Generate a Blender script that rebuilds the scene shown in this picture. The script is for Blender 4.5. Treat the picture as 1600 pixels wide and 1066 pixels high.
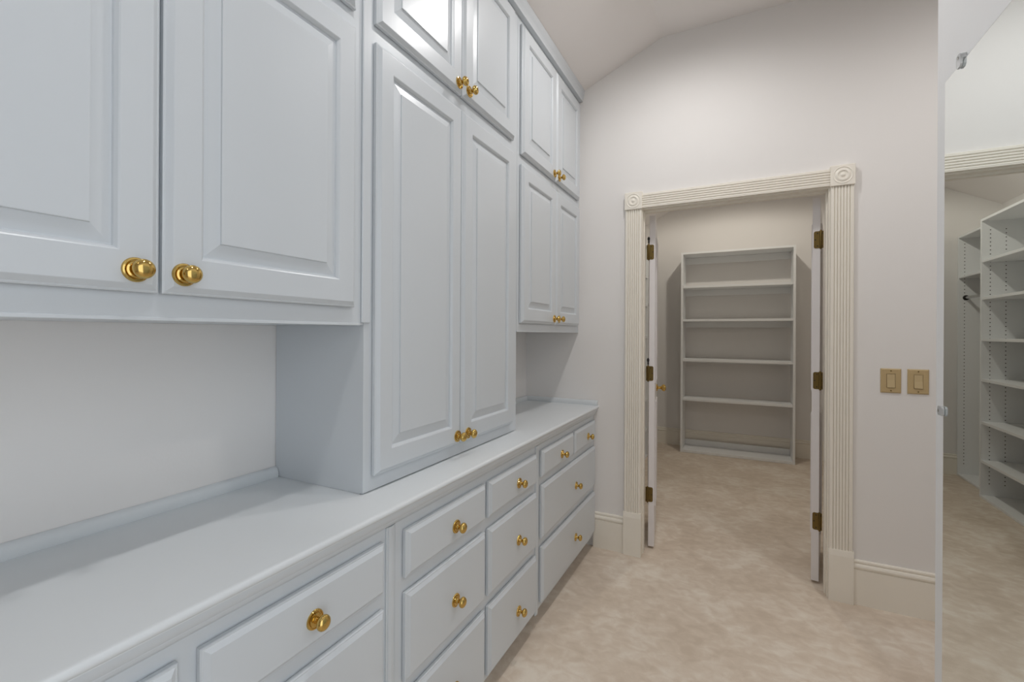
import bpy, bmesh, math, random
from mathutils import Vector, Matrix
from math import sin, cos, pi, radians

for o in list(bpy.data.objects):
    bpy.data.objects.remove(o, do_unlink=True)
scene = bpy.context.scene
COL = scene.collection

# ------------------------------------------------------------------ camera
F_PX, YAW, ROLL, CAM_H = 714.0, radians(26.66), radians(0.30), 1.35
cam_data = bpy.data.cameras.new('camera')
cam_data.sensor_fit = 'HORIZONTAL'
cam_data.sensor_width = 36.0
cam_data.lens = F_PX * 36.0 / 1600.0
cam_data.shift_y = -12.0 / 1600.0
cam_data.clip_start = 0.02
cam = bpy.data.objects.new('camera', cam_data)
COL.objects.link(cam)
fw = Vector((-sin(YAW), cos(YAW), 0))
rt0 = Vector((cos(YAW), sin(YAW), 0))
up0 = Vector((0, 0, 1))
rt = rt0 * cos(ROLL) + up0 * sin(ROLL)
up = -rt0 * sin(ROLL) + up0 * cos(ROLL)
cam.matrix_world = Matrix(((rt.x, up.x, -fw.x, 0), (rt.y, up.y, -fw.y, 0),
                           (rt.z, up.z, -fw.z, CAM_H), (0, 0, 0, 1)))
scene.camera = cam

# ------------------------------------------------------------------ world, exposure, lights
world = bpy.data.worlds.new('world')
scene.world = world
world.use_nodes = True
bg = world.node_tree.nodes['Background']
bg.inputs[0].default_value = (0.85, 0.92, 1.0, 1)
bg.inputs[1].default_value = 1.65

vs = scene.view_settings
vs.view_transform = 'Standard'
vs.look = 'None'
vs.gamma = 1.0
vs.use_curve_mapping = False
vs.exposure = 0.13

LAMP_W = 32.5            # watts of one recessed downlight in the dressing room
CLOSET_W = 39.0          # watts of the closet downlight
LAMP_COLOR = (1.0, 0.985, 0.978)
CLOSET_COLOR = (1.0, 0.94, 0.83)

# ------------------------------------------------------------------ materials
def lin(r, g, b):
    f = lambda c: (c / 255.0 / 12.92) if c <= 10 else ((c / 255.0 + 0.055) / 1.055) ** 2.4
    return (f(r), f(g), f(b), 1)

def material(name, color, rough=0.5, metal=0.0, bump=0.0, scale=60.0, spec=0.5, vary=0.0, stretch=None, coat=0.0):
    m = bpy.data.materials.new(name)
    m.use_nodes = True
    nt = m.node_tree
    b = nt.nodes['Principled BSDF']
    b.inputs['Base Color'].default_value = color
    b.inputs['Roughness'].default_value = rough
    b.inputs['Metallic'].default_value = metal
    b.inputs['Specular IOR Level'].default_value = spec
    if coat:
        b.inputs['Coat Weight'].default_value = coat
        b.inputs['Coat Roughness'].default_value = 0.12
    if bump or vary:
        tc = nt.nodes.new('ShaderNodeTexCoord')
        mp = nt.nodes.new('ShaderNodeMapping')
        if stretch:
            mp.inputs['Scale'].default_value = stretch
        nt.links.new(tc.outputs['Object'], mp.inputs[0])
        n = nt.nodes.new('ShaderNodeTexNoise')
        n.inputs['Scale'].default_value = scale
        n.inputs['Detail'].default_value = 4.0
        nt.links.new(mp.outputs[0], n.inputs['Vector'])
        if bump:
            bp = nt.nodes.new('ShaderNodeBump')
            bp.inputs['Strength'].default_value = bump
            bp.inputs['Distance'].default_value = 0.004
            nt.links.new(n.outputs['Fac'], bp.inputs['Height'])
            nt.links.new(bp.outputs[0], b.inputs['Normal'])
        if vary:
            n2 = nt.nodes.new('ShaderNodeTexNoise')
            n2.inputs['Scale'].default_value = 2.3
            n2.inputs['Detail'].default_value = 3.0
            nt.links.new(mp.outputs[0], n2.inputs['Vector'])
            mx = nt.nodes.new('ShaderNodeMix')
            mx.data_type = 'RGBA'
            c = color
            mx.inputs[6].default_value = (c[0] * (1 - vary), c[1] * (1 - vary), c[2] * (1 - vary), 1)
            mx.inputs[7].default_value = (min(1, c[0] * (1 + vary)), min(1, c[1] * (1 + vary)), min(1, c[2] * (1 + vary)), 1)
            nt.links.new(n2.outputs['Fac'], mx.inputs[0])
            nt.links.new(mx.outputs[2], b.inputs['Base Color'])
    return m

M = {}
M['paint'] = material('cabinet_paint', lin(212, 217, 221), 0.30, bump=0.03, scale=45, stretch=(1, 1, 0.35), vary=0.012)
M['counter'] = material('counter_paint', lin(225, 229, 231), 0.36, bump=0.03, scale=40, vary=0.015)
M['wall'] = material('wall_paint', lin(241, 238, 235), 0.75, bump=0.05, scale=130, vary=0.012)
M['ceiling'] = material('ceiling_paint', lin(245, 240, 237), 0.85, bump=0.05, scale=120)
M['trim'] = material('cream_trim_paint', lin(248, 242, 230), 0.40, bump=0.03, scale=50, vary=0.02)
M['white'] = material('white_panel_paint', lin(243, 243, 243), 0.5, bump=0.02, scale=80)
M['leaf'] = material('door_leaf_paint', lin(238, 234, 234), 0.4, bump=0.03, scale=50)
M['melamine'] = material('white_melamine', lin(246, 247, 247), 0.40, bump=0.01, scale=80)
M['brass'] = material('polished_brass', (0.64, 0.44, 0.14, 1), 0.10, 1.0)
M['old_brass'] = material('antique_brass', (0.18, 0.125, 0.045, 1), 0.38, 1.0, bump=0.1, scale=200, vary=0.15)
M['almond'] = material('almond_plastic', lin(196, 172, 128), 0.42)
M['rocker'] = material('almond_rocker_plastic', lin(204, 182, 140), 0.38)
M['dark'] = material('dark_fittings_hole_shade', (0.02, 0.017, 0.014, 1), 0.7)  # own dark tone of screws, pins and sockets; paints peg hole shade too
M['mirror'] = material('mirror_silver', (0.87, 0.92, 0.92, 1), 0.0, 1.0)
M['glassedge'] = material('polished_glass_edge', (0.42, 0.47, 0.44, 1), 0.12, 0.6)
M['chrome'] = material('chrome_rod', (0.55, 0.55, 0.54, 1), 0.25, 1.0)
M['metalwhite'] = material('white_metal_trim', lin(235, 235, 233), 0.45)

acr = bpy.data.materials.new('clear_acrylic')
acr.use_nodes = True
ab = acr.node_tree.nodes['Principled BSDF']
ab.inputs['Transmission Weight'].default_value = 0.45
ab.inputs['Roughness'].default_value = 0.15
ab.inputs['Base Color'].default_value = (0.95, 0.97, 0.98, 1)
ab.inputs['IOR'].default_value = 1.47
M['acrylic'] = acr

lens = bpy.data.materials.new('lamp_lens')
lens.use_nodes = True
lb = lens.node_tree.nodes['Principled BSDF']
lb.inputs['Emission Color'].default_value = (1, 0.95, 0.9, 1)
lb.inputs['Emission Strength'].default_value = 12.0
M['lens'] = lens

def carpet_material():
    m = bpy.data.materials.new('beige_plush_carpet')
    m.use_nodes = True
    nt = m.node_tree
    b = nt.nodes['Principled BSDF']
    b.inputs['Roughness'].default_value = 0.95
    b.inputs['Specular IOR Level'].default_value = 0.15
    b.inputs['Sheen Weight'].default_value = 0.15
    tc = nt.nodes.new('ShaderNodeTexCoord')
    # brushed patches of pile lying the other way
    mp = nt.nodes.new('ShaderNodeMapping')
    mp.inputs['Scale'].default_value = (1.0, 0.9, 1.0)
    mp.inputs['Rotation'].default_value = (0, 0, radians(28))
    nt.links.new(tc.outputs['Object'], mp.inputs[0])
    n1 = nt.nodes.new('ShaderNodeTexNoise')
    n1.inputs['Scale'].default_value = 3.4
    n1.inputs['Detail'].default_value = 6.0
    n1.inputs['Roughness'].default_value = 0.60
    n1.inputs['Distortion'].default_value = 0.35
    nt.links.new(mp.outputs[0], n1.inputs['Vector'])
    mp2 = nt.nodes.new('ShaderNodeMapping')
    mp2.inputs['Scale'].default_value = (0.9, 1.25, 1.0)
    mp2.inputs['Rotation'].default_value = (0, 0, radians(-14))
    nt.links.new(tc.outputs['Object'], mp2.inputs[0])
    n3 = nt.nodes.new('ShaderNodeTexNoise')
    n3.inputs['Scale'].default_value = 17.0
    n3.inputs['Detail'].default_value = 4.0
    n3.inputs['Distortion'].default_value = 0.6
    nt.links.new(mp2.outputs[0], n3.inputs['Vector'])
    add = nt.nodes.new('ShaderNodeMath'); add.operation = 'MULTIPLY_ADD'
    add.inputs[1].default_value = 0.45
    nt.links.new(n3.outputs['Fac'], add.inputs[0])
    mul = nt.nodes.new('ShaderNodeMath'); mul.operation = 'MULTIPLY'
    mul.inputs[1].default_value = 0.60
    nt.links.new(n1.outputs['Fac'], mul.inputs[0])
    nt.links.new(mul.outputs[0], add.inputs[2])
    cr = nt.nodes.new('ShaderNodeValToRGB')
    cr.color_ramp.elements[0].position = 0.40
    cr.color_ramp.elements[0].color = lin(217, 200, 181)
    cr.color_ramp.elements[1].position = 0.66
    cr.color_ramp.elements[1].color = lin(242, 231, 216)
    e = cr.color_ramp.elements.new(0.52); e.color = lin(228, 212, 194)
    nt.links.new(add.outputs[0], cr.inputs[0])
    nt.links.new(cr.outputs[0], b.inputs['Base Color'])
    n2 = nt.nodes.new('ShaderNodeTexNoise')
    n2.inputs['Scale'].default_value = 420.0
    n2.inputs['Detail'].default_value = 2.0
    nt.links.new(tc.outputs['Object'], n2.inputs['Vector'])
    bp = nt.nodes.new('ShaderNodeBump')
    bp.inputs['Strength'].default_value = 0.35
    bp.inputs['Distance'].default_value = 0.006
    nt.links.new(n2.outputs['Fac'], bp.inputs['Height'])
    nt.links.new(bp.outputs[0], b.inputs['Normal'])
    return m
M['carpet'] = carpet_material()

# ------------------------------------------------------------------ mesh helpers
def add_box(bm, x0, x1, y0, y1, z0, z1, bevel=0.0, seg=1):
    vs_ = [bm.verts.new(p) for p in ((x0, y0, z0), (x1, y0, z0), (x1, y1, z0), (x0, y1, z0),
                                     (x0, y0, z1), (x1, y0, z1), (x1, y1, z1), (x0, y1, z1))]
    fs = [bm.faces.new([vs_[i] for i in q]) for q in
          ((0, 3, 2, 1), (4, 5, 6, 7), (0, 1, 5, 4), (1, 2, 6, 5), (2, 3, 7, 6), (3, 0, 4, 7))]
    if bevel:
        es = list({e for f in fs for e in f.edges})
        bmesh.ops.bevel(bm, geom=es, offset=bevel, segments=seg, affect='EDGES', profile=0.5)

def add_prism(bm, poly, axis, a0, a1):
    """poly: 2-D points; axis 'x','y','z' = extrusion axis; poly is in the other two axes in order"""
    def P(u, v, a):
        return {'x': (a, u, v), 'y': (u, a, v), 'z': (u, v, a)}[axis]
    A = [bm.verts.new(P(u, v, a0)) for u, v in poly]
    B = [bm.verts.new(P(u, v, a1)) for u, v in poly]
    n = len(poly)
    for i in range(n):
        j = (i + 1) % n
        bm.faces.new((A[i], A[j], B[j], B[i]))
    bm.faces.new(A[::-1])
    bm.faces.new(B)

def add_lathe(bm, prof, origin, direction, seg=24):
    """prof: list of (radius, along)"""
    d = Vector(direction).normalized()
    a = Vector((0, 0, 1)) if abs(d.z) < 0.9 else Vector((1, 0, 0))
    u = d.cross(a).normalized()
    v = d.cross(u)
    o = Vector(origin)
    rings = []
    for r, t in prof:
        if r < 1e-6:
            rings.append([bm.verts.new(o + d * t)])
        else:
            rings.append([bm.verts.new(o + d * t + (u * cos(2 * pi * k / seg) + v * sin(2 * pi * k / seg)) * r) for k in range(seg)])
    for A, B in zip(rings, rings[1:]):
        for k in range(seg):
            l = (k + 1) % seg
            if len(A) == 1 and len(B) == 1:
                continue
            if len(A) == 1:
                bm.faces.new((A[0], B[l], B[k]))
            elif len(B) == 1:
                bm.faces.new((A[k], A[l], B[0]))
            else:
                bm.faces.new((A[k], A[l], B[l], B[k]))
    if len(rings[0]) > 1:
        bm.faces.new(rings[0][::-1])
    if len(rings[-1]) > 1:
        bm.faces.new(rings[-1])

def add_rings(bm, w, h, rings, close=False, cap_first=True, cap_last=True, x=0.0):
    """concentric rectangles in the YZ plane, facing +X. rings: (inset, depth) or (insety, insetz, depth)"""
    loops = []
    for r in rings:
        iy, iz, d = (r[0], r[0], r[1]) if len(r) == 2 else r
        loops.append([bm.verts.new((x + d, yy, zz)) for yy, zz in
                      ((iy, iz), (w - iy, iz), (w - iy, h - iz), (iy, h - iz))])
    pairs = list(zip(loops, loops[1:]))
    if close:
        pairs.append((loops[-1], loops[0]))
    for A, B in pairs:
        for k in range(4):
            l = (k + 1) % 4
            bm.faces.new((A[k], A[l], B[l], B[k]))
    if not close:
        if cap_first:
            bm.faces.new(loops[0][::-1])
        if cap_last:
            bm.faces.new(loops[-1])

def obj(name, bm, mat, parent=None, loc=None, smooth=False):
    bmesh.ops.recalc_face_normals(bm, faces=bm.faces[:])
    me = bpy.data.meshes.new(name)
    bm.to_mesh(me)
    bm.free()
    me.materials.append(M[mat] if isinstance(mat, str) else mat)
    if smooth:
        for p in me.polygons:
            p.use_smooth = True
        try:
            me.set_sharp_from_angle(angle=radians(35))
        except Exception:
            pass
    o = bpy.data.objects.new(name, me)
    COL.objects.link(o)
    if parent is not None:
        o.parent = parent
    if loc is not None:
        o.location = loc
    return o

def box(name, x0, x1, y0, y1, z0, z1, mat, parent=None, bevel=0.0, seg=1):
    """a box object whose origin is its minimum corner"""
    px, py, pz = (parent_origin(parent) if parent is not None else (0, 0, 0))
    bm = bmesh.new()
    add_box(bm, 0, x1 - x0, 0, y1 - y0, 0, z1 - z0, bevel, seg)
    return obj(name, bm, mat, parent, (x0 - px, y0 - py, z0 - pz))

def parent_origin(p):
    v = Vector((0, 0, 0))
    while p is not None:
        v += p.location
        p = p.parent
    return v

def local(parent, x, y, z):
    return Vector((x, y, z)) - parent_origin(parent)

def thing(name, label, cat, loc, group=None):
    o = bpy.data.objects.new(name, None)
    o.empty_display_size = 0.1
    COL.objects.link(o)
    o.location = loc
    return tag(o, label, cat, group)

def tag(o, label, cat, group=None):
    o['label'] = label
    o['category'] = cat
    if group:
        o['group'] = group
    return o

def struct(o, label, cat):
    o['kind'] = 'structure'
    return tag(o, label, cat)

def linked(name, src, parent, loc):
    o = bpy.data.objects.new(name, src.data)
    COL.objects.link(o)
    o.parent = parent
    o.location = loc
    return o

# ------------------------------------------------------------------ main dimensions (metres, camera at x=0 y=0)
WX = -1.315          # wall behind the cabinets
D = 2.838            # far wall face
DC = 2.945           # closet side of the far wall
BACK = 5.90          # closet back wall
RX = 1.70            # right wall of the wide part of the room
NY = -2.60           # wall behind the camera
ZC, XBREAK, ZLOW = 3.125, -0.43, 2.74   # flat ceiling, where the slope starts, its height at the left wall
OX0, OX1, OZ = -0.5395, 0.398, 2.105     # door opening
PX = 0.441           # face of the partition that carries the mirror

# ------------------------------------------------------------------ room shell
bm = bmesh.new()
add_box(bm, WX - 0.1, RX + 0.1, NY - 0.9, BACK + 0.1, -0.08, 0.0)
struct(obj('floor', bm, 'carpet'), 'mottled beige plush carpet running through the doorway', 'carpet')

struct(box('wall_left', WX - 0.1, WX, NY, BACK, 0, 3.0, 'wall'), 'pale wall behind the grey cabinets', 'wall')

bm = bmesh.new()
add_box(bm, WX, OX0 - 0.018, D, DC, 0, 3.3)
add_box(bm, OX1 + 0.018, RX, D, DC, 0, 3.3)
add_box(bm, OX0 - 0.018, OX1 + 0.018, D, DC, OZ + 0.018, 3.3)
struct(obj('wall_far', bm, 'wall'), 'off-white wall around the open double doorway', 'wall')

struct(box('wall_right', RX, RX + 0.1, 0.35, BACK, 0, 3.3, 'wall'), 'pale wall past the mirror partition', 'wall')
struct(box('wall_near', WX, PX + 0.12, NY - 0.1, NY, 0, 3.3, 'wall'), 'plain wall behind the photographer', 'wall')
struct(box('wall_return', PX + 0.12, RX, 0.35, 0.45, 0, 3.3, 'wall'), 'short wall behind the mirror partition', 'wall')
# the partition stops short of the camera: a tall cased opening beside the photographer leads to the daylit next room
bm = bmesh.new()
add_box(bm, PX, PX + 0.12, 0.35, 1.517, 0, 3.13, 0.002)
add_box(bm, PX, PX + 0.12, NY, -0.85, 0, 3.13)
add_box(bm, PX, PX + 0.12, -0.85, 0.35, 2.35, 3.13)
struct(obj('wall_partition', bm, 'white'), 'white painted partition end carrying the tall mirror', 'wall')

bm = bmesh.new()
add_prism(bm, [(WX, ZLOW), (XBREAK, ZC), (RX, ZC), (RX, ZC + 0.12), (XBREAK - 0.03, ZC + 0.12), (WX, ZLOW + 0.12)], 'y', NY, D)
struct(obj('ceiling', bm, 'ceiling'), 'off-white ceiling sloping down towards the cabinets', 'ceiling')

CZ = 3.06
bm = bmesh.new()
add_prism(bm, [(WX, 2.59), (-0.40, CZ), (RX, CZ), (RX, CZ + 0.12), (-0.43, CZ + 0.12), (WX, 2.71)], 'y', DC, BACK)
struct(obj('ceiling_closet', bm, 'ceiling'), 'sloped ceiling of the walk-in closet', 'ceiling')
struct(box('wall_closet_back', WX, RX, BACK, BACK + 0.1, 0, 3.3, 'wall'), 'cream wall behind the white bookcase', 'wall')
struct(box('wall_closet_right', 1.15, 1.25, DC, BACK, 0, 3.2, 'wall'), 'right side wall of the walk-in closet', 'wall')

# ---- baseboards with a two-bead top
def base_profile(t=0.016, h=0.222):
    return [(0, 0), (t, 0), (t, h - 0.047), (t - 0.003, h - 0.045), (t - 0.003, h - 0.042), (t + 0.003, h - 0.038),
            (t + 0.004, h - 0.030), (t + 0.001, h - 0.022), (t - 0.006, h - 0.018), (t - 0.006, h - 0.014), (t - 0.003, h - 0.010),
            (t - 0.004, h - 0.003), (t - 0.010, h), (0, h)]

def baseboard_y(name, x0, x1, ywall, label, h=0.222):
    """runs along x on a wall facing -y"""
    bm = bmesh.new()
    add_prism(bm, [(ywall - d, z) for d, z in base_profile(h=h)], 'x', x0, x1)
    return struct(obj(name, bm, 'trim'), label, 'baseboard')

def baseboard_x(name, y0, y1, xwall, s, label, h=0.222):
    bm = bmesh.new()
    add_prism(bm, [(xwall + s * d, z) for d, z in base_profile(h=h)], 'y', y0, y1)
    return struct(obj(name, bm, 'trim'), label, 'baseboard')

baseboard_y('baseboard_far_left', -0.835, -0.646, D, 'short cream baseboard between drawers and door casing')
baseboard_y('baseboard_far_right', 0.508, RX, D, 'cream baseboard under the two light switches')
baseboard_y('baseboard_closet', -1.0, 1.15, BACK, 'cream baseboard behind the white bookcase', 0.20)
baseboard_x('baseboard_right', 1.6, D - 0.03, RX, -1, 'cream baseboard on the wall past the partition')

# ------------------------------------------------------------------ door casing
tr = bpy.data.objects.new('trim_1', None); COL.objects.link(tr); tr.location = (0, D, 0)
struct(tr, 'cream fluted door casing with round rosette corner blocks', 'door casing')

def flute_profile(w, t=0.022, n=7):
    """wide rounded reeds with narrow grooves between them"""
    edge = 0.004
    p = (w - 2 * edge) / n
    pts = [(0, 0), (0, t - 0.004), (edge * 0.6, t - 0.0008)]
    for k in range(n):
        a = edge + k * p
        g = 0.0020
        if k:
            pts.append((a, t - 0.0062))
        pts += [(a + g, t - 0.0012), (a + p * 0.33, t), (a + p * 0.67, t), (a + p - g, t - 0.0012)]
    pts += [(w - edge * 0.6, t - 0.0008), (w, t - 0.004), (w, 0)]
    return pts

CW = 0.098
LX0, LX1 = -0.641, -0.541      # left casing
RX0, RX1 = 0.404, 0.504        # right casing
HZ0, HZ1 = 2.112, 2.199
for x0 in (LX0 + 0.001, RX0 + 0.001):
    bm = bmesh.new()
    add_prism(bm, [(u, -v) for u, v in flute_profile(CW)], 'z', 0, HZ0 - 0.262 - 0.003)
    obj('casing_upright', bm, 'trim', tr, (x0, 0, 0.262))
bm = bmesh.new()
add_prism(bm, [(-v, u) for u, v in flute_profile(HZ1 - HZ0, n=6)], 'x', 0, RX0 - LX1)
obj('casing_head', bm, 'trim', tr, (LX1, 0, HZ0))
for x0 in (LX0, RX0):
    # rosette block: square with concentric turned rings
    bm = bmesh.new()
    add_box(bm, -0.002, 0.102, -0.031, 0, HZ0 - 0.005, HZ1 + 0.012, 0.002)
    b = obj('corner_block', bm, 'trim', tr, (x0, 0, 0))
    bm = bmesh.new()
    prof = [(0.043, -0.004), (0.043, 0.0012), (0.0405, 0.0022), (0.038, 0.0010), (0.036, -0.0015), (0.034, -0.001),
            (0.030, 0.0025), (0.0255, 0.0042), (0.022, 0.0036), (0.0195, 0.0005), (0.0175, -0.0012), (0.0125, -0.0010),
            (0.010, 0.0012), (0.006, 0.0042), (0.0, 0.0050)]
    add_lathe(bm, prof, (0.05, -0.031, (HZ0 + HZ1) / 2 + 0.0035), (0, -1, 0), 40)
    obj('rosette', bm, 'trim', b, (0, 0, 0), smooth=True)
    bm = bmesh.new()
    add_prism(bm, [(0, 0), (-0.029, 0), (-0.029, 0.232), (-0.0245, 0.262), (0, 0.262)], 'x', -0.002, 0.104)
    obj('plinth_block', bm, 'trim', tr, (x0, 0, 0))

# jambs and stops
jb = bpy.data.objects.new('trim_2', None); COL.objects.link(jb); jb.location = (0, D, 0)
struct(jb, 'cream door jamb lining the double doorway', 'door jamb')
box('jamb', OX0 - 0.017, OX0, D - 0.002, DC + 0.002, 0, OZ + 0.017, 'trim', jb)
box('jamb', OX1, OX1 + 0.017, D - 0.002, DC + 0.002, 0, OZ + 0.017, 'trim', jb)
box('jamb_head', OX0, OX1, D - 0.002, DC + 0.002, OZ, OZ + 0.017, 'trim', jb)
box('door_stop', OX0, OX1, D + 0.035, D + 0.060, OZ - 0.011, OZ, 'trim', jb)
box('door_stop', OX0, OX0 + 0.006, D + 0.035, D + 0.060, 0, OZ - 0.011, 'trim', jb)
box('door_stop', OX1 - 0.006, OX1, D + 0.035, D + 0.060, 0, OZ - 0.011, 'trim', jb)

# ------------------------------------------------------------------ panelled door builder (cabinet and closet doors)
ST, RL, DT = 0.061, 0.067, 0.020        # stile, rail, thickness

def frame_rings(st, rl, t):
    i = lambda a: (st + a, rl + a)
    return [(0, 0, 0), (0, 0, t * 0.48), (0.0025, 0.0025, t * 0.56), (0.004, 0.004, t * 0.56), (0.0125, 0.0125, t - 0.001), (0.014, 0.014, t),
            (*i(0), t), (*i(0.0025), t - 0.0015), (*i(0.0065), t - 0.0065), (*i(0.0075), t - 0.0105), (*i(0.0075), 0.0)]

def panel_rings(st, rl, t):
    i = lambda a: (st + a, rl + a)
    return [(*i(0.006), 0.003), (*i(0.006), t - 0.0105), (*i(0.010), t - 0.0105), (*i(0.038), t - 0.0045), (*i(0.0385), t - 0.0010), (*i(0.040), t - 0.0006)]

ROSETTE = [(0.0212, 0.0), (0.0212, 0.0015), (0.0200, 0.0034), (0.0175, 0.0040), (0.0168, 0.0026), (0.0155, 0.0026),
           (0.0148, 0.0046), (0.0120, 0.0058), (0.0095, 0.0052), (0.0, 0.0052)]
KNOB = [(0.0078, 0.0045), (0.0066, 0.0080), (0.0060, 0.0145), (0.0076, 0.0180), (0.0118, 0.0198), (0.0152, 0.0222), (0.0166, 0.0252),
        (0.0167, 0.0280), (0.0158, 0.0306), (0.0134, 0.0334), (0.0099, 0.0355), (0.0055, 0.0368), (0.0, 0.0372)]
kb = {}
def knob_on(parent, y, z, x, rough=None):
    """brass knob and rosette on a face at local x"""
    if not kb:
        bm = bmesh.new(); add_lathe(bm, ROSETTE, (0, 0, 0), (1, 0, 0), 28)
        kb['r'] = obj('knob_rosette', bm, 'brass', parent, (x, y, z), smooth=True)
        bm = bmesh.new(); add_lathe(bm, KNOB, (0, 0, 0), (1, 0, 0), 28)
        kb['k'] = obj('knob', bm, 'brass', parent, (x, y, z), smooth=True)
    else:
        linked('knob_rosette', kb['r'], parent, (x, y, z))
        linked('knob', kb['k'], parent, (x, y, z))

def cab_door(root, y0, y1, z0, z1, xback, knob=None):
    """raised-panel door in world coordinates, front at xback+DT; knob = (y,z) world"""
    bm = bmesh.new()
    add_rings(bm, y1 - y0, z1 - z0, frame_rings(ST, RL, DT), close=True)
    d = obj('door', bm, 'paint', root, local(root, xback, y0, z0))
    bm = bmesh.new()
    add_rings(bm, y1 - y0, z1 - z0, panel_rings(ST, RL, DT))
    obj('raised_panel', bm, 'paint', d, (0, 0, 0))
    if knob:
        knob_on(d, knob[0] - y0, knob[1] - z0, DT)
    return d

DR = 0.018
def drawer(root, y0, y1, z0, z1, xback, knob):
    bm = bmesh.new()
    add_rings(bm, y1 - y0, z1 - z0, [(0, 0), (0, 0.009), (0.0022, 0.0112), (0.0045, 0.0112), (0.0125, 0.0168), (0.014, DR)])
    d = obj('drawer', bm, 'paint', root, local(root, xback, y0, z0))
    if knob:
        knob_on(d, knob[0] - y0, knob[1] - z0, DR)
    return d

# ------------------------------------------------------------------ base cabinets (three drawer units)
XFB = -0.838            # face frame of the base units
BZ = 0.072              # underside of the face frame
def base_unit(y0, y1, label, drawers, panel_marks=()):
    r = thing('base_cabinet', label, 'cabinet', (XFB, (y0 + y1) / 2, 0), 'drawer base cabinets under the counter')
    bm = bmesh.new()
    add_box(bm, WX + 0.003, XFB - 0.02, y0 + 0.001, y1 - 0.001, BZ, 0.828)
    b = obj('carcass', bm, 'paint', r, local(r, 0, 0, 0))
    # face frame built of rails and stiles around the drawer openings
    bm = bmesh.new()
    add_box(bm, XFB - 0.02, XFB, y0 + 0.001, y1 - 0.001, BZ, 0.8335)
    obj('face_frame', bm, 'paint', r, local(r, 0, 0, 0))
    box('toe_kick', WX + 0.003, XFB - 0.075, y0 + 0.001, y1 - 0.001, 0.001, BZ, 'paint', r)
    for (a, c, z0, z1, k) in drawers:
        drawer(r, a, c, z0, z1, XFB + 0.0022, k)
    return r

T1, T0 = 0.805, 0.672
M1, M0 = 0.630, 0.385
B1, B0 = 0.346, 0.093
u1 = base_unit(-0.036, 0.967, 'nearest drawer cabinet below the long open counter', [
    (-0.012, 0.427, T0, T1, (0.207, 0.737)), (0.461, 0.912, T0, T1, (0.690, 0.732)),
    (-0.012, 0.427, M0, M1, (0.207, 0.505)), (0.461, 0.912, M0, M1, (0.690, 0.505)),
    (-0.012, 0.427, B0, B1, (0.207, 0.215)), (0.461, 0.912, B0, B1, (0.690, 0.215))])
u2 = base_unit(0.967, 1.954, 'middle drawer cabinet with two columns of three drawers', [
    (0.997, 1.434, T0, T1, (1.236, 0.727)), (1.460, 1.894, T0, T1, (1.703, 0.731)),
    (0.997, 1.434, M0, M1, (1.235, 0.490)), (1.460, 1.894, M0, M1, (1.703, 0.495)),
    (0.997, 1.434, B0, B1, (1.235, 0.205)), (1.460, 1.894, B0, B1, (1.703, 0.202))])
u3 = base_unit(1.954, 2.8365, 'far drawer cabinet with two small drawers over two wide ones', [
    (1.960, 2.402, 0.682, 0.806, (2.210, 0.733)), (2.424, 2.815, 0.682, 0.806, (2.655, 0.735)),
    (1.960, 2.815, 0.396, 0.643, (2.435, 0.505)), (1.960, 2.815, 0.100, 0.356, (2.430, 0.220))])
# beaded strips that cover the joints between units
for r, yc in ((u1, 0.946), (u2, 1.924)):
    bm = bmesh.new()
    add_prism(bm, [(0, -0.0165), (0.004, -0.0165), (0.0045, -0.0125), (0.003, -0.0115), (0.006, -0.0095), (0.0075, 0), (0.006, 0.0095),
                   (0.003, 0.0115), (0.0045, 0.0125), (0.004, 0.0165), (0, 0.0165)], 'z', BZ - 0.010, 0.8335)
    obj('joint_strip', bm, 'paint', r, local(r, XFB, yc, 0))

# ------------------------------------------------------------------ counter
CT = 0.895
ctop = thing('countertop', 'long grey painted counter with rounded front edge above the drawers', 'counter', (XFB, 1.4, 0.83))
bm = bmesh.new()
prof = [(WX + 0.001, CT), (-0.816, CT), (-0.8105, CT - 0.0012), (-0.8065, CT - 0.0045), (-0.8050, CT - 0.0090), (-0.8060, CT - 0.0135), (-0.8095, CT - 0.0170),
        (-0.8145, CT - 0.0185), (-0.8145, CT - 0.022), (WX + 0.001, CT - 0.022)]
add_prism(bm, prof, 'y', -0.040, D - 0.001)
obj('worktop', bm, 'counter', ctop, local(ctop, 0, 0, 0), smooth=True)
bm = bmesh.new()
add_prism(bm, [(XFB - 0.03, CT - 0.0222), (-0.8150, CT - 0.0222), (-0.8155, CT - 0.0300), (-0.8180, CT - 0.0380), (-0.8215, CT - 0.0425), (-0.8215, CT - 0.0445), (-0.8260, CT - 0.0455),
               (-0.8275, CT - 0.0520), (-0.8320, CT - 0.0585), (-0.8365, CT - 0.0610), (XFB - 0.03, CT - 0.0610)], 'y', -0.036, D - 0.002)
obj('edge_moulding', bm, 'paint', ctop, local(ctop, 0, 0, 0), smooth=True)
def splash_prof():
    return [(0, 0), (0.017, 0), (0.0185, 0.006), (0.0175, 0.018), (0.014, 0.026), (0.008, 0.0305), (0.0, 0.0315)]
bm = bmesh.new()
add_prism(bm, [(WX + 0.001 + a, CT + b) for a, b in splash_prof()], 'y', -0.036, 0.954)
obj('back_moulding', bm, 'counter', ctop, local(ctop, 0, 0, 0), smooth=True)
bm = bmesh.new()
add_prism(bm, [(WX + 0.001 + a, CT + b) for a, b in splash_prof()], 'y', 1.9265, D - 0.001)
obj('back_moulding', bm, 'counter', ctop, local(ctop, 0, 0, 0), smooth=True)
bm = bmesh.new()
add_prism(bm, [(D - 0.001 - a * 0.6, CT + b) for a, b in splash_prof()], 'x', WX + 0.019, -0.812)
obj('end_moulding', bm, 'counter', ctop, local(ctop, 0, 0, 0), smooth=True)

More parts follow.
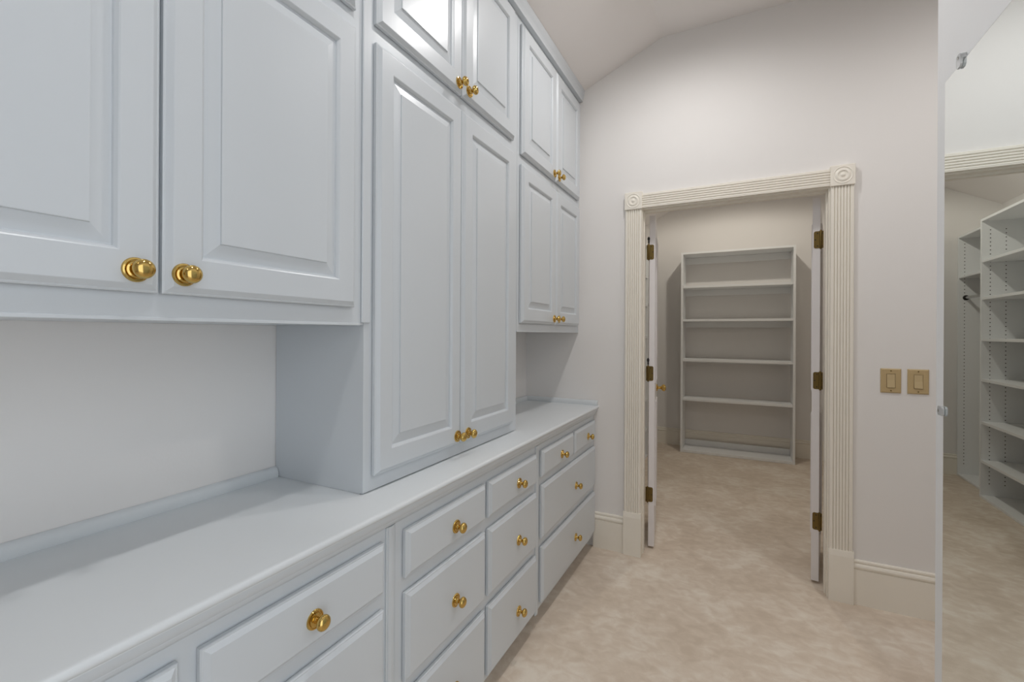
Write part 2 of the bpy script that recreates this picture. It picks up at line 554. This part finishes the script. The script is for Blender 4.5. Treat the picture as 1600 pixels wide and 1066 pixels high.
# ------------------------------------------------------------------ wall cabinets and tower
XF = -0.945            # face frame front
XD = XF + 0.0022
ZT = 2.862             # top of the cabinets
def upper_body(root, y0, y1, zb):
    bm = bmesh.new()
    add_prism(bm, [(WX + 0.002, zb), (XF - 0.02, zb), (XF - 0.02, ZT), (-1.04, ZT), (WX + 0.002, 2.735)], 'y', y0 + 0.001, y1 - 0.001)
    obj('carcass', bm, 'paint', root, local(root, 0, 0, 0))
    bm = bmesh.new()
    add_box(bm, XF - 0.02, XF, y0 + 0.001, y1 - 0.001, zb, ZT + 0.01)
    obj('face_frame', bm, 'paint', root, local(root, 0, 0, 0))

LZ1, UZ0, UZ1 = 2.172, 2.220, 2.822
w1 = thing('wall_cabinet', 'nearest wall cabinet hanging over the open counter', 'cabinet', (XF, 0.46, 1.371), 'painted upper cabinets')
upper_body(w1, -0.036, 0.955, 1.371)
cab_door(w1, -0.012, 0.4465, 1.4185, LZ1, XD, (0.408, 1.455))
cab_door(w1, 0.4525, 0.911, 1.4185, LZ1, XD, (0.484, 1.455))
cab_door(w1, -0.012, 0.4465, UZ0, UZ1, XD, (0.405, 2.258))
cab_door(w1, 0.4525, 0.911, UZ0, UZ1, XD, (0.484, 2.258))
bm = bmesh.new()
add_box(bm, XF, XF + 0.007, 0.944, 0.976, 1.377, ZT, 0.002)
obj('joint_strip', bm, 'paint', w1, local(w1, 0, 0, 0))
bm = bmesh.new()   # light rail lip under the doors
add_box(bm, XF - 0.022, XF + 0.0015, -0.035, 0.943, 1.3695, 1.376, 0.001)
obj('bottom_lip', bm, 'paint', w1, local(w1, 0, 0, 0))

tw = thing('tower_cabinet', 'tall four-door cabinet standing on the counter', 'cabinet', (XF, 1.44, CT), 'painted upper cabinets')
upper_body(tw, 0.955, 1.925, CT + 0.0035)
box('base_plinth', WX + 0.004, XF - 0.012, 0.957, 1.923, CT + 0.0003, CT + 0.0036, 'paint', tw)
cab_door(tw, 0.988, 1.4275, 0.941, LZ1 + 0.006, XD, (1.400, 0.974))
cab_door(tw, 1.4335, 1.866, 0.941, LZ1 + 0.006, XD, (1.472, 0.972))
cab_door(tw, 0.988, 1.4275, UZ0 + 0.010, UZ1, XD, (1.400, 2.262))
cab_door(tw, 1.4335, 1.866, UZ0 + 0.010, UZ1, XD, (1.468, 2.262))

w2 = thing('wall_cabinet', 'far wall cabinet in the corner beside the doorway wall', 'cabinet', (XF, 2.38, 1.358), 'painted upper cabinets')
upper_body(w2, 1.925, 2.8365, 1.358)
cab_door(w2, 1.952, 2.3855, 1.400, LZ1 - 0.020, XD, (2.358, 1.431))
cab_door(w2, 2.3915, 2.800, 1.400, LZ1 - 0.020, XD, (2.430, 1.431))
cab_door(w2, 1.952, 2.3855, UZ0 - 0.020, UZ1 - 0.005, XD, (2.352, 2.231))
cab_door(w2, 2.3915, 2.800, UZ0 - 0.020, UZ1 - 0.005, XD, (2.424, 2.229))
bm = bmesh.new()
add_box(bm, XF - 0.022, XF + 0.0015, 1.926, 2.835, 1.3565, 1.363, 0.001)
obj('bottom_lip', bm, 'paint', w2, local(w2, 0, 0, 0))

# crown strip above the cabinets
bm = bmesh.new()
slope = (ZC - ZLOW) / (XBREAK - WX)
zc = lambda x: ZLOW + slope * (x - WX) - 0.0015
add_prism(bm, [(XF + 0.0005, 2.846), (XF + 0.024, 2.846), (XF + 0.0255, 2.850), (XF + 0.0255, 2.858), (XF + 0.0285, 2.872), (XF + 0.034, 2.888), (XF + 0.036, zc(XF + 0.036)), (XF + 0.0005, zc(XF + 0.0005))], 'y', -0.036, D - 0.001)
struct(obj('trim_3', bm, 'paint'), 'narrow grey crown strip between cabinets and sloped ceiling', 'crown moulding')

# ------------------------------------------------------------------ closet double doors (open into the closet)
def leaf(name, hinge, ang, w, side, label, with_knob):
    """hinge: world x of the hinge-side face; side=+1: left leaf (body towards +x of hinge); opened by ang past 90"""
    h, t = 2.082, 0.036
    root = bpy.data.objects.new(name, None); COL.objects.link(root)
    root.location = (hinge, DC + 0.016, 0.014)
    struct(root, label, 'door')
    root.rotation_euler = (0, 0, radians(ang))
    # slab with two recessed-panel fields on each face; local: x thickness 0..t, y along width
    bm = bmesh.new()
    add_box(bm, 0, t, 0, w, 0, h, 0.0015)
    obj('slab', bm, 'leaf', root)
    for sx, s in ((t, 1), (0, -1)):
        for z0, z1 in ((0.22, 0.90), (1.02, 1.96)):
            bm = bmesh.new()
            pw, ph = w - 0.2, z1 - z0
            add_rings(bm, pw, ph, [(0, 0, 0.0), (0.002, 0.002, 0.006), (0.010, 0.010, 0.008), (0.016, 0.016, 0.003), (0.045, 0.045, 0.004), (0.075, 0.075, 0.009)])
            p = obj('moulded_panel', bm, 'leaf', root)
            p.location = (sx, 0.1, z0)
            if s < 0:
                p.rotation_euler = (0, 0, pi)
                p.location = (sx, 0.1 + pw, z0)
    for z in (0.340, 1.102, 1.866):
        # hinge leaf let into the edge that faces the room, barrel beside it
        zz = z - 0.014
        bm = bmesh.new()
        hw, hh, rr = 0.044, 0.046, 0.009
        pts = []
        s = 1 if side > 0 else -1
        corners = [(0, -hh), (hw, -hh), (hw, hh), (0, hh)]
        pts.append((0, -hh)); 
        for cx_, cz_, a0 in ((hw - rr, -hh + rr, -90), (hw - rr, hh - rr, 0)):
            for k in range(5):
                a = radians(a0 + k * 22.5)
                pts.append((cx_ + rr * cos(a), cz_ + rr * sin(a)))
        pts.append((0, hh))
        x0_ = -0.0165 if side > 0 else t + 0.014
        add_prism(bm, [(x0_ + s * u, v) for u, v in pts], 'y', -0.0025, 0.0005)
        hg = obj('hinge', bm, 'old_brass', root, (0, 0, zz))
        bm = bmesh.new()
        add_lathe(bm, [(0.003, -0.052), (0.0058, -0.047), (0.0058, 0.047), (0.003, 0.052)], (x0_ + s * 0.012, -0.004, 0), (0, 0, 1), 12)
        obj('hinge_barrel', bm, 'old_brass', hg, (0, 0, 0), smooth=True)
        bm = bmesh.new()
        for u, v in ((0.027, -0.034), (0.037, 0.0), (0.027, 0.034), (0.006, -0.034), (0.006, 0.034)):
            add_lathe(bm, [(0.0033, 0), (0.0033, 0.0008), (0.0, 0.0010)], (x0_ + s * u, -0.0025, v), (0, -1, 0), 10)
        obj('screws', bm, 'dark', hg, (0, 0, 0))
        if side > 0 and z > 0.5:
            bm = bmesh.new()
            add_lathe(bm, [(0.003, 0.052), (0.0055, 0.066), (0.0035, 0.070), (0.0075, 0.080), (0.0075, 0.088), (0.003, 0.096), (0, 0.097)], (x0_ + 0.012, -0.004, 0), (0, 0, 1), 12)
            obj('hinge_pin', bm, 'dark', hg, (0, 0, 0), smooth=True)
    if with_knob:
        bm = bmesh.new()
        add_lathe(bm, [(0.026, 0), (0.026, 0.003), (0.021, 0.008), (0.011, 0.011), (0.009, 0.026), (0.013, 0.033), (0.021, 0.039), (0.025, 0.048), (0.022, 0.058), (0.012, 0.064), (0, 0.066)],
                  (0, 0, 0), (1, 0, 0), 24)
        obj('knob', bm, 'brass', root, (t, w - 0.065, 0.958), smooth=True)
    return root

leaf('door_1', -0.5205, 7.6, 0.452, 1, 'left closet door leaf swung inwards with brass knob', True)
leaf('door_2', 0.3440, -8.5, 0.452, -1, 'right closet door leaf swung inwards, seen edge on', False)

# ------------------------------------------------------------------ light switches
def switch(x0, x1, label):
    z0, z1 = 1.068, 1.187
    s = thing('light_switch', label, 'switch', ((x0 + x1) / 2, D, (z0 + z1) / 2), 'rocker light switches beside the doorway')
    w, h = x1 - x0, z1 - z0
    bm = bmesh.new()
    loops = [(0, 0.0004), (0, -0.003), (0.004, -0.0062), (0.0055, -0.0065)]
    L = []
    for i, d in loops:
        L.append([bm.verts.new((a, d, b)) for a, b in ((-w / 2 + i, -h / 2 + i), (w / 2 - i, -h / 2 + i), (w / 2 - i, h / 2 - i), (-w / 2 + i, h / 2 - i))])
    # opening for the rocker
    ow, oh = 0.0175, 0.0345
    L.append([bm.verts.new((a, -0.0065, b)) for a, b in ((-ow, -oh), (ow, -oh), (ow, oh), (-ow, oh))])
    L.append([bm.verts.new((a, -0.001, b)) for a, b in ((-ow, -oh), (ow, -oh), (ow, oh), (-ow, oh))])
    for A, B in zip(L, L[1:]):
        for k in range(4):
            bm.faces.new((A[k], A[(k + 1) % 4], B[(k + 1) % 4], B[k]))
    bm.faces.new(L[-1])
    obj('plate', bm, 'almond', s, (0, -0.0005, 0))
    bm = bmesh.new()
    rw, rh = 0.0158, 0.0325
    add_prism(bm, [(-0.0012, -rh), (-0.0105, -rh), (-0.0072, 0.0), (-0.0065, rh), (-0.0012, rh)], 'x', -rw, rw)
    obj('rocker', bm, 'rocker', s, (0, -0.0005, 0))
    for zz in (-0.0485, 0.0485):
        bm = bmesh.new()
        add_lathe(bm, [(0.0030, 0), (0.0030, 0.0008), (0.0, 0.0014)], (0, -0.0069, zz), (0, -1, 0), 12)
        obj('plate_screw', bm, 'old_brass', s, (0, 0, 0))
switch(0.615, 0.695, 'almond rocker switch plate nearer the door casing')
switch(0.719, 0.799, 'almond rocker switch plate nearer the mirror')

# ------------------------------------------------------------------ mirror on the partition
mr = thing('wall_mirror', 'tall frameless mirror clipped to the white partition', 'mirror', (PX, 1.0, 0.14))
MY0, MY1, MZ0, MZ1 = 0.55, 1.449, 0.14, 1.958
bm = bmesh.new()
add_box(bm, PX - 0.0052, PX - 0.0004, MY0, MY1, MZ0, MZ1)
obj('glass_backing', bm, 'glassedge', mr, local(mr, 0, 0, 0))
bm = bmesh.new()
add_rings(bm, MY1 - MY0, MZ1 - MZ0, [(0, 0), (0, 0.0006), (0.0012, 0.0008)])
mo = obj('mirror_face', bm, 'mirror', mr, local(mr, PX - 0.0054, MY1, MZ0))
mo.rotation_euler = (0, 0, pi)
def clip(y, z, ang):
    bm = bmesh.new()
    add_prism(bm, [(-0.011, -0.012), (-0.006, -0.015), (0.006, -0.015), (0.011, -0.012), (0.011, 0.010), (0.006, 0.015), (-0.006, 0.015), (-0.011, 0.010)], 'x', -0.0115, -0.0072)
    add_prism(bm, [(-0.011, -0.012), (-0.006, -0.015), (0.006, -0.015), (0.011, -0.012), (0.011, -0.003), (-0.011, -0.003)], 'x', -0.0072, -0.0004)
    c = obj('mirror_clip', bm, 'acrylic', mr, local(mr, PX, y, z))
    c.rotation_euler = (radians(ang), 0, 0)
    bm = bmesh.new()
    add_lathe(bm, [(0.0035, 0), (0.0035, 0.0015), (0, 0.0022)], (-0.0112, 0, -0.0075), (-1, 0, 0), 12)
    obj('clip_screw', bm, 'chrome', c, (0, 0, 0))
clip(1.357, MZ1 + 0.004, 180)
clip(0.66, MZ1 + 0.004, 180)
clip(MY1 + 0.004, 1.168, 90)
clip(MY0 - 0.004, 1.168, -90)
clip(1.30, MZ0 - 0.004, 0)

# ------------------------------------------------------------------ white bookcase in the closet
BX0, BX1, BY0, BY1, BH = -0.622, 0.503, 5.55, 5.855, 2.283
bc = thing('bookcase', 'tall empty white bookcase against the closet back wall', 'bookcase', ((BX0 + BX1) / 2, (BY0 + BY1) / 2, 0))
tk = 0.022
box('side_panel', BX0, BX0 + tk, BY0, BY1, 0, BH, 'melamine', bc, 0.001)
box('side_panel', BX1 - tk, BX1, BY0, BY1, 0, BH, 'melamine', bc, 0.001)
box('top_board', BX0 + tk, BX1 - tk, BY0, BY1, BH - tk, BH, 'melamine', bc, 0.001)
for z in (1.880, 1.500, 1.045, 0.596):
    box('shelf', BX0 + tk + 0.001, BX1 - tk - 0.001, BY0 + 0.012, BY1, z - 0.004, z + 0.022, 'melamine', bc, 0.001)
box('bottom_shelf', BX0 + tk, BX1 - tk, BY0 + 0.004, BY1, 0.002, 0.030, 'melamine', bc, 0.001)
for z, h in ((BH - tk - 0.078, 0.076), (1.876 - 0.071, 0.070), (1.496 - 0.066, 0.065), (1.041 - 0.03, 0.029), (0.0305, 0.065)):
    box('back_rail', BX0 + tk, BX1 - tk, BY1 - 0.016, BY1, z, z + h, 'melamine', bc, 0.001)

# ------------------------------------------------------------------ closet shelving along the left wall (seen in the mirror)
sh = thing('closet_shelving', 'tall white adjustable shelf unit on the closet left wall, seen in the mirror', 'shelving', (-1.1, 4.6, 0))
XS, YD, YN = -0.920, 5.172, 3.95
box('divider', WX + 0.001, XS, YD, YD + 0.019, 0, 2.325, 'melamine', sh, 0.0008)
box('divider', WX + 0.001, XS, YN - 0.019, YN, 0, 2.325, 'melamine', sh, 0.0008)
box('top_board', WX + 0.001, XS, YN, YD, 2.305, 2.325, 'melamine', sh, 0.0008)
box('back_panel', WX + 0.001, WX + 0.006, YN, YD, 0.02, 2.305, 'melamine', sh)
for z in (1.973, 1.662, 1.317, 0.981, 0.626, 0.304):
    box('shelf', WX + 0.007, XS - 0.004, YN + 0.001, YD - 0.001, z - 0.012, z + 0.010, 'melamine', sh, 0.0008)
box('bottom_shelf', WX + 0.007, XS, YN + 0.001, YD - 0.001, 0.001, 0.022, 'melamine', sh, 0.0008)
bm = bmesh.new()
for xx in (XS - 0.055, XS - 0.150):
    for k in range(64):
        add_lathe(bm, [(0.0042, 0), (0.0042, 0.0008), (0.0, 0.0009)], (xx, YD - 0.0001, 0.12 + k * 0.0335), (0, -1, 0), 6)  # raised dark discs paint the shade inside the drilled peg holes
o = obj('peg_hole_shade', bm, 'dark', sh, local(sh, 0, 0, 0)); o['kind'] = 'stuff'

hg_ = thing('hanging_unit', 'shallow white hanging bay with chrome rod in the closet corner, seen in the mirror', 'shelving', (-1.15, 5.5, 0))
XH = -1.000
box('end_panel', WX + 0.001, XH, 5.876, 5.895, 0, 2.305, 'melamine', hg_, 0.0008)
box('top_board', WX + 0.001, XH, YD + 0.0195, 5.8755, 2.287, 2.305, 'melamine', hg_, 0.0008)
box('shelf', WX + 0.001, XH - 0.003, YD + 0.0195, 5.8755, 1.900, 1.918, 'melamine', hg_, 0.0008)
box('bottom_shelf', WX + 0.001, XH, YD + 0.0195, 5.8755, 0.001, 0.020, 'melamine', hg_, 0.0008)
bm = bmesh.new()
add_lathe(bm, [(0.013, 0), (0.013, 5.874 - YD - 0.020)], (-1.055, YD + 0.0200, 1.715), (0, 1, 0), 16)
rod = obj('hanging_rod', bm, 'chrome', hg_, local(hg_, 0, 0, 0), smooth=True)
for yy, dr in ((5.8755, -1), (YD + 0.0195, 1)):
    bm = bmesh.new()
    add_lathe(bm, [(0.024, 0), (0.024, 0.006), (0.017, 0.010), (0.017, 0.016)], (-1.055, yy, 1.715), (0, dr, 0), 16)
    obj('rod_socket', bm, 'dark', rod, (0, 0, 0), smooth=True)
bm = bmesh.new()
for xx in (-1.045,):
    for k in range(64):
        add_lathe(bm, [(0.0042, 0), (0.0042, 0.0008), (0.0, 0.0009)], (xx, 5.8759, 0.12 + k * 0.0335), (0, -1, 0), 6)  # no drilled holes here either: their shade is painted as dark discs
o = obj('peg_hole_shade', bm, 'dark', hg_, local(hg_, 0, 0, 0)); o['kind'] = 'stuff'

# ------------------------------------------------------------------ recessed downlights
def downlight(x, y, z, label, watts, color, cone=174, blend=0.72):
    t = thing('recessed_downlight', label, 'ceiling light', (x, y, z), 'recessed ceiling downlights')
    bm = bmesh.new()
    seg = 32
    prof = [(0.052, -0.0005), (0.055, -0.006), (0.075, -0.0045), (0.080, -0.0005)]
    rings = [[bm.verts.new((r * cos(2 * pi * k / seg), r * sin(2 * pi * k / seg), a)) for k in range(seg)] for r, a in prof]
    for A, B in zip(rings, rings[1:] + rings[:1]):
        for k in range(seg):
            bm.faces.new((A[k], A[(k + 1) % seg], B[(k + 1) % seg], B[k]))
    obj('trim_ring', bm, 'metalwhite', t, (0, 0, 0), smooth=True)
    bm = bmesh.new()
    add_lathe(bm, [(0.0515, 0), (0.050, 0.002), (0.0, 0.003)], (0, 0, -0.0006), (0, 0, -1), 32)
    obj('lens', bm, 'lens', t, (0, 0, 0), smooth=True)
    ld = bpy.data.lights.new('downlight_beam', 'SPOT')
    ld.energy = watts
    ld.color = color
    ld.spot_size = radians(cone)
    ld.spot_blend = blend
    ld.shadow_soft_size = 0.045
    lo = bpy.data.objects.new('downlight_beam', ld)
    COL.objects.link(lo)
    lo.parent = t
    lo.location = (0, 0, -0.012)
    return t

downlight(-0.27, 2.08, ZC, 'ceiling downlight in front of the doorway wall', LAMP_W * 0.93, LAMP_COLOR)
downlight(-0.27, 0.70, ZC, 'ceiling downlight over the middle of the cabinets', LAMP_W * 0.66, LAMP_COLOR)
downlight(-0.27, -0.75, ZC, 'ceiling downlight behind the photographer', LAMP_W * 0.5, LAMP_COLOR)
downlight(1.12, 1.9, ZC, 'added unseen fill downlight past the mirror partition', LAMP_W * 0.85, LAMP_COLOR)  # unseen lamp added to brighten the right of the far wall
downlight(-0.06, 4.62, CZ, 'ceiling downlight inside the closet before the bookcase', CLOSET_W, CLOSET_COLOR, 166, 0.25)
